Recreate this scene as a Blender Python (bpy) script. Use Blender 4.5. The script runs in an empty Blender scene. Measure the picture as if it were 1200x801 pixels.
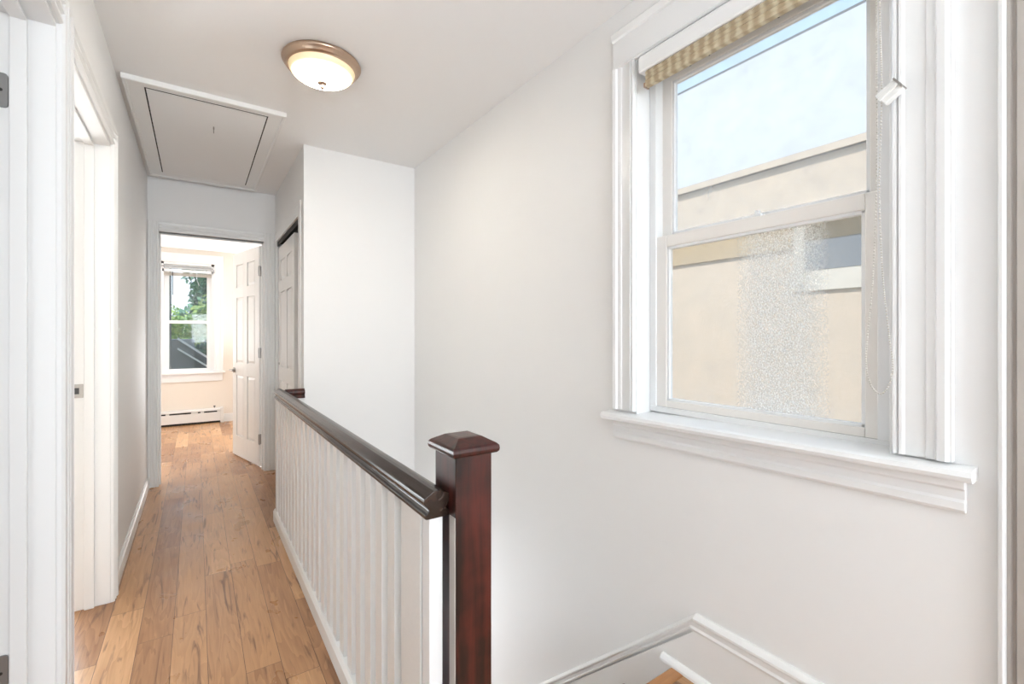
import bpy, bmesh, math, random
from mathutils import Vector, Matrix
random.seed(7)
S = bpy.context.scene
C = S.collection
# ------------------------------------------------------------------ camera
CAM_H = 1.2
YAW = math.radians(34.4)
cam = bpy.data.cameras.new('camera'); cam.sensor_width = 36; cam.lens = 36*540/1200
cam.shift_y = -7.5/1200; cam.clip_start = 0.02; cam.clip_end = 200
cob = bpy.data.objects.new('camera', cam); C.objects.link(cob)
cob.location = (0, 0, CAM_H); cob.rotation_euler = (math.pi/2, 0, -YAW)
S.camera = cob
# ------------------------------------------------------------------ sky, sun, fill lights, exposure
S.view_settings.view_transform = 'Standard'; S.view_settings.look = 'None'
S.view_settings.gamma = 1; S.view_settings.use_curve_mapping = False
S.view_settings.exposure = 0.52
W = bpy.data.worlds.new('sky'); S.world = W; W.use_nodes = True
nt = W.node_tree; bg = nt.nodes['Background']
tc = nt.nodes.new('ShaderNodeTexCoord'); sx = nt.nodes.new('ShaderNodeSeparateXYZ')
rp = nt.nodes.new('ShaderNodeValToRGB'); rp.color_ramp.elements[0].position = 0.0
rp.color_ramp.elements[0].color = (.80, .90, 1, 1); rp.color_ramp.elements[1].position = .6
rp.color_ramp.elements[1].color = (.42, .68, 1, 1)
nt.links.new(tc.outputs['Generated'], sx.inputs[0]); nt.links.new(sx.outputs['Z'], rp.inputs[0])
nt.links.new(rp.outputs[0], bg.inputs[0]); bg.inputs[1].default_value = 1.12
sun = bpy.data.lights.new('sun', 'SUN'); sun.energy = 2.9; sun.angle = math.radians(1.0); sun.color = (1, .97, .92)
so = bpy.data.objects.new('sun', sun); C.objects.link(so)
so.rotation_euler = Vector((1, .10, -1.25)).to_track_quat('-Z', 'Y').to_euler(); so.location = (-3, 0, 8)
def area(name, loc, direc, sx_, sy_, power, col):
    l = bpy.data.lights.new(name, 'AREA'); l.shape = 'RECTANGLE'; l.size = sx_; l.size_y = sy_
    l.energy = power; l.color = col
    o = bpy.data.objects.new(name, l); C.objects.link(o); o.location = loc
    o.rotation_euler = Vector(direc).to_track_quat('-Z', 'Y').to_euler(); return o
# unseen fill light added at the back window, aimed up to lift the ceiling
area('fill_back_window', (.52, -3.14, 1.45), (0, 1, .95), 1.3, 1.3, 76, (.88, .945, 1))
area('fill_far_room', (-2.0, 6.1, 1.4), (1, 0, .3), 1.4, 1.3, 10, (.98, .99, 1))  # unseen fill added at the left side of the far room
area('fill_side_room', (-.95, 3.56, .95), (.4, -1, .6), .7, 1.2, 38, (.89, .95, 1))  # added fill hidden in the room of the second doorway
# more unseen fill, added in the nearer side room and below the stairs
area('fill_side_room', (-1.85, .35, 1.15), (1.2, 1, .25), 1.1, 1.3, 11, (.89, .95, 1))  # added fill, sends light through the near doorway onto the railing
area('fill_downstairs', (.91, 4.1, -1.45), (0, -1, .9), .74, .9, 24, (.89, .95, 1))  # unseen fill added low to brighten the ceiling and stair wall
area('fill_far_room', (-1.3, 7.5, 1.45), (.45, -1, .35), 1.2, 1.3, 10, (.92, .96, 1))  # added fill out of view left of the far window
area('fill_far_room', (1.2, 7.2, .85), (-.45, -1, .45), .9, 1.1, 36, (.92, .96, 1))  # added fill behind the open door to brighten hall and hatch
LAMP = 63.0          # radiance of the ceiling lamps' glass
# ------------------------------------------------------------------ materials
def mat(name, col, rough=.5, metal=0, bump=0, bscale=40, spec=.5, coat=0, vary=0, vscale=3):
    m = bpy.data.materials.new(name); m.use_nodes = True; n = m.node_tree; b = n.nodes['Principled BSDF']
    b.inputs['Base Color'].default_value = (*col, 1); b.inputs['Roughness'].default_value = rough
    b.inputs['Metallic'].default_value = metal; b.inputs['Specular IOR Level'].default_value = spec
    b.inputs['Coat Weight'].default_value = coat
    t = n.nodes.new('ShaderNodeTexCoord')
    if bump:
        nz = n.nodes.new('ShaderNodeTexNoise'); nz.inputs['Scale'].default_value = bscale; nz.inputs['Detail'].default_value = 4
        bp = n.nodes.new('ShaderNodeBump'); bp.inputs['Strength'].default_value = bump; bp.inputs['Distance'].default_value = .004
        n.links.new(t.outputs['Object'], nz.inputs['Vector']); n.links.new(nz.outputs['Fac'], bp.inputs['Height'])
        n.links.new(bp.outputs[0], b.inputs['Normal'])
    if vary:
        nz = n.nodes.new('ShaderNodeTexNoise'); nz.inputs['Scale'].default_value = vscale; nz.inputs['Detail'].default_value = 5
        mx = n.nodes.new('ShaderNodeMixRGB'); mx.inputs[1].default_value = (*col, 1)
        mx.inputs[2].default_value = (*[c*(1-vary) for c in col], 1)
        n.links.new(t.outputs['Object'], nz.inputs['Vector']); n.links.new(nz.outputs['Fac'], mx.inputs[0])
        n.links.new(mx.outputs[0], b.inputs['Base Color'])
    return m
M = {}
M['wall'] = mat('wall_paint', (.90, .896, .888), .55, bump=.10, bscale=25, vary=.03, vscale=2)
M['ceil'] = mat('ceiling_paint', (.94, .938, .932), .7, bump=.08, bscale=30)
M['trim'] = mat('trim_white_gloss_paint', (.88, .885, .885), .28, bump=.10, bscale=18)
M['trim2'] = mat('trim_white_paint', (.88, .88, .87), .35, bump=.12, bscale=22)
M['baluster'] = mat('baluster_white_paint', (.88, .875, .86), .3, bump=.2, bscale=60, vary=.05, vscale=30)
M['door'] = mat('door_white_paint', (.84, .83, .81), .35, bump=.05)
M['room'] = mat('room_cream_paint', (.85, .79, .71), .6, bump=.08, bscale=25)
M['vinyl'] = mat('window_vinyl', (.88, .85, .81), .3)
M['greige'] = mat('greige_worn_paint', (.50, .46, .42), .4, bump=.3, bscale=20, vary=.15, vscale=12)
M['nickel'] = mat('brushed_nickel', (.42, .40, .38), .35, metal=1)
M['steel'] = mat('dull_steel', (.33, .33, .33), .45, metal=.8, bump=.1)
M['bronze'] = mat('brushed_copper_bronze', (.50, .37, .28), .28, metal=1)
M['black'] = mat('dark_gap', (.02, .018, .016), .8)
M['screw'] = mat('screw_dark_metal', (.08, .08, .08), .4, metal=.8)
M['tan'] = mat('tan', (.5, .4, .25), .8)
M['clear'] = mat('clear_plastic', (.85, .85, .83), .12, spec=.8)
M['heater'] = mat('heater_enamel', (.80, .79, .77), .35)
M['bark'] = mat('bark', (.16, .13, .10), .9, bump=.6, bscale=12)
M['garage'] = mat('garage_siding', (.26, .28, .28), .8, vary=.3, vscale=2)
M['roofgrey'] = mat('roof_grey', (.16, .17, .18), .85, vary=.3, vscale=6)
M['brown'] = mat('brown_clapboard', (.17, .14, .13), .8, vary=.3, vscale=3)
M['stucco'] = mat('cream_stucco', (.69, .56, .43), .9, bump=.6, bscale=30, vary=.10, vscale=3)
M['eave_shadow'] = mat('eave_shadow_tan', (.50, .37, .22), .85, vary=.08)  # shade below the eave put into the colour
M['stucco_trim'] = mat('pale_cream_trim', (.70, .64, .54), .8)
M['shingle'] = mat('pale_roof_shingle', (.52, .53, .555), .8, bump=.5, bscale=14, vary=.16, vscale=5)
M['grass'] = mat('ground', (.12, .16, .07), .95, vary=.4)
M['darkglass'] = mat('neighbour_glass', (.20, .22, .24), .12)
M['darkshade'] = mat('neighbour_shade', (.17, .13, .07), .6, vary=.5, vscale=6)

def leafmat(name, a, b_):
    m = bpy.data.materials.new(name); m.use_nodes = True; n = m.node_tree; b = n.nodes['Principled BSDF']
    t = n.nodes.new('ShaderNodeTexCoord'); nz = n.nodes.new('ShaderNodeTexNoise'); nz.inputs['Scale'].default_value = 3.5
    r = n.nodes.new('ShaderNodeValToRGB'); r.color_ramp.elements[0].position = .4; r.color_ramp.elements[1].position = .62
    r.color_ramp.elements[0].color = (*a, 1); r.color_ramp.elements[1].color = (*b_, 1)
    n.links.new(t.outputs['Object'], nz.inputs[0]); n.links.new(nz.outputs['Fac'], r.inputs[0]); n.links.new(r.outputs[0], b.inputs['Base Color'])
    b.inputs['Roughness'].default_value = .5
    return m
M['leaf_dark'] = leafmat('leaf_dark', (.04, .13, .08), (.12, .30, .14))
M['leaf_light'] = leafmat('leaf_light', (.20, .38, .06), (.50, .62, .14))

def wood(name, c1, c2, axis, rough=.22, scale=1.0, coat=.35, lo=.3, hi=.75):
    m = bpy.data.materials.new(name); m.use_nodes = True; n = m.node_tree; b = n.nodes['Principled BSDF']
    t = n.nodes.new('ShaderNodeTexCoord'); mp = n.nodes.new('ShaderNodeMapping')
    sc = [28*scale]*3; sc[axis] = 2.2*scale; mp.inputs['Scale'].default_value = sc
    nz = n.nodes.new('ShaderNodeTexNoise'); nz.inputs['Scale'].default_value = 1.6; nz.inputs['Detail'].default_value = 7
    nz.inputs['Distortion'].default_value = .6
    n2 = n.nodes.new('ShaderNodeTexNoise'); n2.inputs['Scale'].default_value = 11; n2.inputs['Detail'].default_value = 3
    r = n.nodes.new('ShaderNodeValToRGB'); r.color_ramp.elements[0].position = lo; r.color_ramp.elements[1].position = hi
    r.color_ramp.elements[0].color = (*c1, 1); r.color_ramp.elements[1].color = (*c2, 1)
    n.links.new(t.outputs['Object'], mp.inputs[0]); n.links.new(mp.outputs[0], nz.inputs[0]); n.links.new(t.outputs['Object'], n2.inputs[0])
    ad = n.nodes.new('ShaderNodeMath'); ad.operation = 'MULTIPLY_ADD'; ad.inputs[1].default_value = .5
    n.links.new(n2.outputs['Fac'], ad.inputs[0])
    ad2 = n.nodes.new('ShaderNodeMath'); ad2.operation = 'MULTIPLY'; ad2.inputs[1].default_value = .55
    n.links.new(nz.outputs['Fac'], ad2.inputs[0]); n.links.new(ad2.outputs[0], ad.inputs[2])
    n.links.new(ad.outputs[0], r.inputs[0]); n.links.new(r.outputs[0], b.inputs['Base Color'])
    b.inputs['Roughness'].default_value = rough; b.inputs['Coat Weight'].default_value = coat; b.inputs['Coat Roughness'].default_value = .15
    bp = n.nodes.new('ShaderNodeBump'); bp.inputs['Strength'].default_value = .35; bp.inputs['Distance'].default_value = .002
    n.links.new(ad.outputs[0], bp.inputs['Height']); n.links.new(bp.outputs[0], b.inputs['Normal'])
    return m
M['rail'] = wood('dark_stained_wood', (.010, .006, .004), (.036, .017, .011), 1, rough=.26, coat=.0)
M['newel'] = wood('mahogany_stained_wood', (.012, .004, .003), (.085, .014, .009), 2, rough=.34, coat=.05, lo=.43, hi=.68)
M['nosing'] = wood('oak_nosing', (.34, .14, .05), (.56, .28, .11), 0, rough=.3, coat=.1)

def floor_mat(name='laminate_planks', rot=False):
    m = bpy.data.materials.new(name); m.use_nodes = True; n = m.node_tree; b = n.nodes['Principled BSDF']; L = n.links.new
    def N(t, **k):
        x = n.nodes.new(t)
        for a, v in k.items(): setattr(x, a, v)
        return x
    def math_(op, a, b2=None, c=None):
        x = N('ShaderNodeMath', operation=op)
        for i, v in enumerate((a, b2, c)):
            if v is None: continue
            if isinstance(v, (int, float)): x.inputs[i].default_value = v
            else: L(v, x.inputs[i])
        return x.outputs[0]
    t = N('ShaderNodeTexCoord'); s = N('ShaderNodeSeparateXYZ'); L(t.outputs['Object'], s.inputs[0])
    X, Y = (s.outputs['X'], s.outputs['Y'])
    wx = math_('ADD', X, .302)
    row = math_('FLOOR', math_('DIVIDE', wx, .112))
    wn = N('ShaderNodeTexWhiteNoise', noise_dimensions='1D'); L(row, wn.inputs['W'])
    yy = math_('ADD', Y, math_('MULTIPLY', wn.outputs['Value'], 3.7))
    col = math_('FLOOR', math_('DIVIDE', yy, .95))
    cv = N('ShaderNodeCombineXYZ'); L(row, cv.inputs[0]); L(col, cv.inputs[1])
    w2 = N('ShaderNodeTexWhiteNoise', noise_dimensions='3D'); L(cv.outputs[0], w2.inputs['Vector'])
    rid = w2.outputs['Value']
    # seams
    fx = math_('FRACT', math_('DIVIDE', wx, .112)); fy = math_('FRACT', math_('DIVIDE', yy, .95))
    ex = math_('MULTIPLY', math_('MINIMUM', fx, math_('SUBTRACT', 1, fx)), .112)
    ey = math_('MULTIPLY', math_('MINIMUM', fy, math_('SUBTRACT', 1, fy)), .95)
    seam = math_('LESS_THAN', math_('MINIMUM', ex, ey), .0010)
    # grain
    def vec(sx_, sy_, off):
        c = N('ShaderNodeCombineXYZ'); L(math_('MULTIPLY', X, sx_), c.inputs[0]); L(math_('MULTIPLY', Y, sy_), c.inputs[1])
        L(math_('MULTIPLY', rid, off), c.inputs[2]); return c.outputs[0]
    def noise(v, sc, det, dist=0):
        z = N('ShaderNodeTexNoise'); z.inputs['Scale'].default_value = sc; z.inputs['Detail'].default_value = det
        z.inputs['Distortion'].default_value = dist; L(v, z.inputs['Vector']); return z.outputs['Fac']
    g1 = noise(vec(7, .9, 53), 1.3, 3, .5)
    rings = math_('FRACT', math_('MULTIPLY', g1, 11))
    g2 = noise(vec(60, 3.0, 31), 1.5, 5, .3)
    g3 = noise(vec(25, 1.9, 77), 1.2, 4, 1.6)
    base = N('ShaderNodeValToRGB'); cr = base.color_ramp
    cr.elements[0].position = 0; cr.elements[0].color = (.30, .14, .065, 1)
    cr.elements[1].position = 1; cr.elements[1].color = (.69, .41, .215, 1)
    e = cr.elements.new(.4); e.color = (.47, .255, .125, 1); e = cr.elements.new(.7); e.color = (.55, .305, .15, 1)
    f = math_('ADD', math_('MULTIPLY_ADD', rid, .78, -.08), math_('MULTIPLY_ADD', g2, .55, -.10))
    f = math_('ADD', f, math_('MULTIPLY_ADD', rings, -.22, .08))
    L(f, base.inputs[0])
    dk = N('ShaderNodeValToRGB'); dk.color_ramp.elements[0].position = .575; dk.color_ramp.elements[0].color = (0, 0, 0, 1)
    dk.color_ramp.elements[1].position = .69; dk.color_ramp.elements[1].color = (1, 1, 1, 1); L(g3, dk.inputs[0])
    mx = N('ShaderNodeMixRGB'); L(math_('MULTIPLY', dk.outputs[0], .75), mx.inputs[0]); L(base.outputs[0], mx.inputs[1]); mx.inputs[2].default_value = (.13, .055, .028, 1)
    kn = N('ShaderNodeTexVoronoi'); kn.inputs['Scale'].default_value = 1.0; L(vec(6.5, 2.0, 19), kn.inputs['Vector'])
    kd = N('ShaderNodeValToRGB'); kd.color_ramp.elements[0].position = .05; kd.color_ramp.elements[0].color = (1, 1, 1, 1)
    kd.color_ramp.elements[1].position = .12; kd.color_ramp.elements[1].color = (0, 0, 0, 1); L(kn.outputs['Distance'], kd.inputs[0])
    m2 = N('ShaderNodeMixRGB'); L(math_('MULTIPLY', kd.outputs[0], .35), m2.inputs[0]); L(mx.outputs[0], m2.inputs[1]); m2.inputs[2].default_value = (.10, .04, .02, 1)
    m3 = N('ShaderNodeMixRGB'); L(math_('MULTIPLY', seam, .8), m3.inputs[0]); L(m2.outputs[0], m3.inputs[1]); m3.inputs[2].default_value = (.07, .035, .02, 1)
    L(m3.outputs[0], b.inputs['Base Color'])
    sc = noise(vec(3, 2, 0), 2.2, 6, .4)
    L(math_('MULTIPLY_ADD', sc, .34, .15), b.inputs['Roughness'])
    bp = N('ShaderNodeBump'); bp.inputs['Strength'].default_value = .25; bp.inputs['Distance'].default_value = .0015
    L(math_('SUBTRACT', math_('ADD', g2, noise(vec(22, 16, 5), 2.5, 3)), math_('MULTIPLY', seam, 1.5)), bp.inputs['Height']); L(bp.outputs[0], b.inputs['Normal'])
    return m
M['floor'] = floor_mat()

def glass(name, haze=0.0, dirt_glare=None):
    m = bpy.data.materials.new(name); m.use_nodes = True; n = m.node_tree; n.nodes.remove(n.nodes['Principled BSDF'])
    out = n.nodes['Material Output']; tr = n.nodes.new('ShaderNodeBsdfTransparent'); gl = n.nodes.new('ShaderNodeBsdfGlossy')
    gl.inputs['Roughness'].default_value = .03; mx = n.nodes.new('ShaderNodeMixShader')
    lw = n.nodes.new('ShaderNodeLayerWeight'); lw.inputs[0].default_value = .5
    pw = n.nodes.new('ShaderNodeMath'); pw.operation = 'POWER'; pw.inputs[1].default_value = 4.5; n.links.new(lw.outputs['Facing'], pw.inputs[0])
    fr = n.nodes.new('ShaderNodeMath'); fr.operation = 'MULTIPLY_ADD'; fr.inputs[1].default_value = .7; fr.inputs[2].default_value = .02; n.links.new(pw.outputs[0], fr.inputs[0])
    n.links.new(fr.outputs[0], mx.inputs[0]); n.links.new(tr.outputs[0], mx.inputs[1]); n.links.new(gl.outputs[0], mx.inputs[2])
    last = mx
    if haze or dirt_glare:
        tl = n.nodes.new('ShaderNodeBsdfTranslucent'); tl.inputs[0].default_value = (.95, .95, .93, 1)
        df = n.nodes.new('ShaderNodeBsdfDiffuse'); df.inputs[0].default_value = (.9, .9, .88, 1)
        a = n.nodes.new('ShaderNodeMixShader'); a.inputs[0].default_value = .4
        n.links.new(tl.outputs[0], a.inputs[1]); n.links.new(df.outputs[0], a.inputs[2])
        m2 = n.nodes.new('ShaderNodeMixShader'); n.links.new(last.outputs[0], m2.inputs[1]); n.links.new(a.outputs[0], m2.inputs[2])
        t = n.nodes.new('ShaderNodeTexCoord'); nz = n.nodes.new('ShaderNodeTexNoise'); nz.inputs['Scale'].default_value = 9; nz.inputs['Detail'].default_value = 6
        n.links.new(t.outputs['Object'], nz.inputs[0])
        r = n.nodes.new('ShaderNodeMapRange'); r.inputs[1].default_value = .35; r.inputs[2].default_value = .75
        r.inputs[3].default_value = haze*.8; r.inputs[4].default_value = haze*1.25; n.links.new(nz.outputs[0], r.inputs[0])
        fac = r.outputs[0]
        if dirt_glare:  # white speckle band: pane dirt with the sun glare painted in
            y0, y1 = dirt_glare
            s = n.nodes.new('ShaderNodeSeparateXYZ'); n.links.new(t.outputs['Object'], s.inputs[0])
            def mr(a0, a1):
                q = n.nodes.new('ShaderNodeMapRange'); q.interpolation_type = 'SMOOTHSTEP'; q.inputs[1].default_value = a0; q.inputs[2].default_value = a1
                n.links.new(s.outputs['Y'], q.inputs[0]); return q.outputs[0]
            mu = n.nodes.new('ShaderNodeMath'); mu.operation = 'MULTIPLY'; n.links.new(mr(y0-.05, y0+.05), mu.inputs[0]); n.links.new(mr(y1+.06, y1-.04), mu.inputs[1])
            sp = n.nodes.new('ShaderNodeTexNoise'); sp.inputs['Scale'].default_value = 230; sp.inputs['Detail'].default_value = 2; n.links.new(t.outputs['Object'], sp.inputs[0])
            rr = n.nodes.new('ShaderNodeMapRange'); rr.inputs[1].default_value = .42; rr.inputs[2].default_value = .60; rr.inputs[4].default_value = .75; n.links.new(sp.outputs[0], rr.inputs[0])
            m4 = n.nodes.new('ShaderNodeMath'); m4.operation = 'MULTIPLY'; n.links.new(mu.outputs[0], m4.inputs[0]); n.links.new(rr.outputs[0], m4.inputs[1])
            ad = n.nodes.new('ShaderNodeMath'); ad.operation = 'ADD'; ad.use_clamp = True; n.links.new(fac, ad.inputs[0]); n.links.new(m4.outputs[0], ad.inputs[1]); fac = ad.outputs[0]
        n.links.new(fac, m2.inputs[0]); last = m2
    n.links.new(last.outputs[0], out.inputs[0]); return m
M['glass'] = glass('window_glass', .05)
M['glass_up'] = glass('dusty_glass', .22)
M['glass_low'] = glass('screened_dusty_glare_glass', .16, (-.19, .01))  # haze plus the painted band of glaring speckle

def lampglass():
    m = bpy.data.materials.new('lit_alabaster_glass'); m.use_nodes = True; n = m.node_tree; b = n.nodes['Principled BSDF']
    b.inputs['Base Color'].default_value = (.85, .78, .6, 1); b.inputs['Roughness'].default_value = .3
    t = n.nodes.new('ShaderNodeTexCoord'); v = n.nodes.new('ShaderNodeVectorMath'); v.operation = 'MULTIPLY'; v.inputs[1].default_value = (1, 1, 0)
    ln = n.nodes.new('ShaderNodeVectorMath'); ln.operation = 'LENGTH'
    n.links.new(t.outputs['Object'], v.inputs[0]); n.links.new(v.outputs[0], ln.inputs[0])
    r = n.nodes.new('ShaderNodeMapRange'); r.interpolation_type = 'SMOOTHSTEP'; r.inputs[1].default_value = .060; r.inputs[2].default_value = .134
    r.inputs[3].default_value = LAMP; r.inputs[4].default_value = .28; n.links.new(ln.outputs['Value'], r.inputs[0])
    n.links.new(r.outputs[0], b.inputs['Emission Strength']); b.inputs['Emission Color'].default_value = (1, .985, .955, 1)
    r2 = n.nodes.new('ShaderNodeMapRange'); r2.inputs[1].default_value = .06; r2.inputs[2].default_value = .136; n.links.new(ln.outputs['Value'], r2.inputs[0])
    mc = n.nodes.new('ShaderNodeMixRGB'); mc.inputs[1].default_value = (1, .985, .955, 1); mc.inputs[2].default_value = (1, .74, .34, 1)
    n.links.new(r2.outputs[0], mc.inputs[0]); n.links.new(mc.outputs[0], b.inputs['Emission Color'])
    return m
M['lamp'] = lampglass()

def fabric():
    m = bpy.data.materials.new('woven_tan_shade'); m.use_nodes = True; n = m.node_tree; b = n.nodes['Principled BSDF']
    t = n.nodes.new('ShaderNodeTexCoord'); ck = n.nodes.new('ShaderNodeTexWave'); ck.bands_direction = 'Y'; ck.inputs['Scale'].default_value = 9; ck.inputs['Distortion'].default_value = 2.0; ck.inputs['Detail Scale'].default_value = 4
    r = n.nodes.new('ShaderNodeValToRGB'); r.color_ramp.elements[0].color = (.68, .56, .38, 1); r.color_ramp.elements[1].color = (.92, .84, .66, 1)
    r.color_ramp.elements[0].position = .1; r.color_ramp.elements[1].position = .9
    n.links.new(t.outputs['Object'], ck.inputs[0]); n.links.new(ck.outputs['Fac'], r.inputs[0])
    n.links.new(r.outputs[0], b.inputs['Base Color']); b.inputs['Roughness'].default_value = .85
    tl = n.nodes.new('ShaderNodeBsdfTranslucent'); n.links.new(r.outputs[0], tl.inputs[0])
    mx = n.nodes.new('ShaderNodeMixShader'); mx.inputs[0].default_value = .45
    n.links.new(b.outputs[0], mx.inputs[1]); n.links.new(tl.outputs[0], mx.inputs[2]); n.links.new(mx.outputs[0], n.nodes['Material Output'].inputs[0])
    return m
M['fabric'] = fabric()

# ------------------------------------------------------------------ helpers
def B(bm, x0, x1, y0, y1, z0, z1, mtx=None):
    vs = [bm.verts.new(Vector(p) if mtx is None else mtx @ Vector(p)) for p in
          [(x0, y0, z0), (x1, y0, z0), (x1, y1, z0), (x0, y1, z0), (x0, y0, z1), (x1, y0, z1), (x1, y1, z1), (x0, y1, z1)]]
    for f in ((0, 3, 2, 1), (4, 5, 6, 7), (0, 1, 5, 4), (1, 2, 6, 5), (2, 3, 7, 6), (3, 0, 4, 7)):
        bm.faces.new([vs[i] for i in f])
def bm_(*boxes):
    bm = bmesh.new()
    for b in boxes: B(bm, *b)
    return bm
def prism(bm, pts, a0, a1, f):
    """extrude a 2D outline pts from a0 to a1; f(u,v,a)->xyz"""
    lo = [bm.verts.new(f(u, v, a0)) for u, v in pts]; hi = [bm.verts.new(f(u, v, a1)) for u, v in pts]
    k = len(pts)
    for i in range(k): bm.faces.new((lo[i], lo[(i+1) % k], hi[(i+1) % k], hi[i]))
    bm.faces.new(lo[::-1]); bm.faces.new(hi)
def lathe(bm, prof, c=(0, 0, 0), seg=48, M4=None):
    rings = []
    for r, z in prof:
        if r < 1e-5: rings.append([bm.verts.new((c[0], c[1], c[2]+z))])
        else: rings.append([bm.verts.new((c[0]+r*math.cos(2*math.pi*i/seg), c[1]+r*math.sin(2*math.pi*i/seg), c[2]+z)) for i in range(seg)])
    for a, b in zip(rings, rings[1:]):
        for i in range(seg):
            j = (i+1) % seg
            if len(a) == 1: bm.faces.new((a[0], b[i], b[j]))
            elif len(b) == 1: bm.faces.new((a[i], a[j], b[0]))
            else: bm.faces.new((a[i], a[j], b[j], b[i]))
    if M4 is not None: bmesh.ops.transform(bm, matrix=M4, verts=bm.verts)
def tube(bm, path, r, seg=8):
    path = [Vector(p) for p in path]; rings = []
    for i, p in enumerate(path):
        d = (path[min(i+1, len(path)-1)]-path[max(i-1, 0)]).normalized()
        a = d.orthogonal().normalized() if abs(d.z) > .9 else d.cross(Vector((0, 0, 1))).normalized()
        if abs(d.z) > .9: a = (Vector((1, 0, 0))-d*d.x).normalized()
        b = d.cross(a)
        rings.append([bm.verts.new(p+(a*math.cos(2*math.pi*k/seg)+b*math.sin(2*math.pi*k/seg))*r) for k in range(seg)])
    for A_, B_ in zip(rings, rings[1:]):
        for k in range(seg): bm.faces.new((A_[k], A_[(k+1) % seg], B_[(k+1) % seg], B_[k]))
    bm.faces.new(rings[0][::-1]); bm.faces.new(rings[-1])
def wpos(o):
    p = Vector((0, 0, 0))
    while o: p += o.location; o = o.parent
    return p
def obj(name, bm, m, parent=None, bevel=0, smooth=False, local=False, label=None, seg=2):
    bmesh.ops.recalc_face_normals(bm, faces=bm.faces)
    org = Vector((0, 0, 0))
    if parent is not None:
        if not local: org = wpos(parent)
    elif not local:
        vs = [v.co for v in bm.verts]
        org = Vector(((min(v.x for v in vs)+max(v.x for v in vs))/2, (min(v.y for v in vs)+max(v.y for v in vs))/2, min(v.z for v in vs)))
        if m is M['floor'] or m is M['wall']: org = Vector((0, 0, 0))
    if org.length: bmesh.ops.translate(bm, verts=bm.verts, vec=-org)
    me = bpy.data.meshes.new(name); bm.to_mesh(me); bm.free(); me.materials.append(m)
    o = bpy.data.objects.new(name, me); C.objects.link(o)
    if parent is not None: o.parent = parent
    else: o.location = org
    if smooth:
        for p in me.polygons: p.use_smooth = True
    if bevel:
        md = o.modifiers.new('bevel', 'BEVEL'); md.width = bevel; md.segments = seg; md.limit_method = 'ANGLE'; md.angle_limit = math.radians(40)
        md.harden_normals = False
    if label: o['label'] = label
    return o
def tag(o, label, cat, group=None, kind=None):
    o['label'] = label; o['category'] = cat
    if group: o['group'] = group
    if kind: o['kind'] = kind
    return o
def thing(name, loc, label, cat, group=None, rot=None):
    o = bpy.data.objects.new(name, None); o.empty_display_size = .05; C.objects.link(o); o.location = loc
    if rot: o.rotation_euler = rot
    return tag(o, label, cat, group)
def struct(name, bm, m, label, cat, bevel=0, **k):
    o = obj(name, bm, m, None, bevel, **k); return tag(o, label, cat, kind='structure')
def sroot(name, loc, label, cat, rot=None):
    o = thing(name, loc, label, cat, rot=rot); o['kind'] = 'structure'; return o
def copy_tree(o, parent=None):
    c = o.copy(); C.objects.link(c); c.parent = parent
    for ch in [x for x in C.objects if x.parent == o]: copy_tree(ch, c)
    return c

# ------------------------------------------------------------------ dimensions
H = 2.46; XL = -.32; XR = 1.356; YB = -3.2; YF = 4.62; YS = 3.285; XC = .584; LZ = .077
AY0, AY1, BY0, BY1, DH = .96, 1.756, 1.88, 2.73, 2.06
WY0, WY1, WZ0, WZ1 = .392, 1.156, .905, 2.225          # window 1 opening
# ------------------------------------------------------------------ floor, ceiling, walls
struct('floor', bm_((-2.2, .467, YB, YF, -.22, 0), (.467, .56, YB, .90, -.22, 0), (.467, XC-.001, YS, YF, -.22, 0), (XC-.001, 1.4, YS+.06, YF, -.22, 0), (-2.2, 1.7, YF, 7.72, -.22, 0)),
       M['floor'], 'warm brown wood plank floor of the narrow hallway running into the far room', 'floor')
lf = struct('floor_landing', bm_((.56, XR, YB, .935, -.22, LZ)), M['floor'], 'wood plank landing floor at the head of the stairs', 'floor')
obj('nosing', bm_((.50, XR-.012, .935, .985, LZ-.03, LZ+.001)), M['nosing'], lf, .006)
struct('ceiling', bm_((-2.2, 1.55, YB-.1, 4.74, H, H+.12)), M['ceil'], 'smooth white ceiling over the hallway and stairwell', 'ceiling')
struct('ceiling_far_room', bm_((-2.2, 1.7, 4.74, 7.8, 2.365, 2.58)), M['ceil'], 'white ceiling of the room beyond the far doorway', 'ceiling')
struct('wall_left', bm_((-.45, XL, YB, AY0, 0, H), (-.45, XL, AY0, AY1, DH, H), (-.45, XL, AY1, BY0, 0, H), (-.45, XL, BY0, BY1, DH, H), (-.45, XL, BY1, YF, 0, H)),
       M['wall'], 'white left wall of the hallway with two door openings', 'wall')
struct('wall_right', bm_((XR, 1.50, YB, WY0, -2.6, H), (XR, 1.50, WY0, WY1, -2.6, WZ0-.03), (XR, 1.50, WY0, WY1, WZ1, H), (XR, 1.50, WY1, YS+.1, -2.6, H), (XR, 1.50, YS+.1, 4.8, -2.6, -.2)),
       M['wall'], 'tall white right wall of the stairwell holding the large window', 'wall')
struct('wall_closet', bm_((XC, XR, YS, 3.385, -.30, H), (.467, XC, YS+.003, 3.385, -.30, -.02), (XC, XC+.115, 3.385, 3.455, 0, H), (XC, XC+.115, 3.455, 4.56, 2.03, H), (XC, XC+.115, 4.56, YF, 0, H), (1.30, 1.40, 3.385, YF, 0, H)),
       M['wall'], 'white end wall of the stairwell wrapping the closet', 'wall')
struct('wall_far', bm_((-2.2, -.262, YF, 4.74, 0, H), (-.262, .506, YF, 4.74, 2.03, H), (.506, 1.7, YF, 4.74, 0, H)), M['wall'], 'white end wall of the hallway around the far doorway', 'wall')
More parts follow.
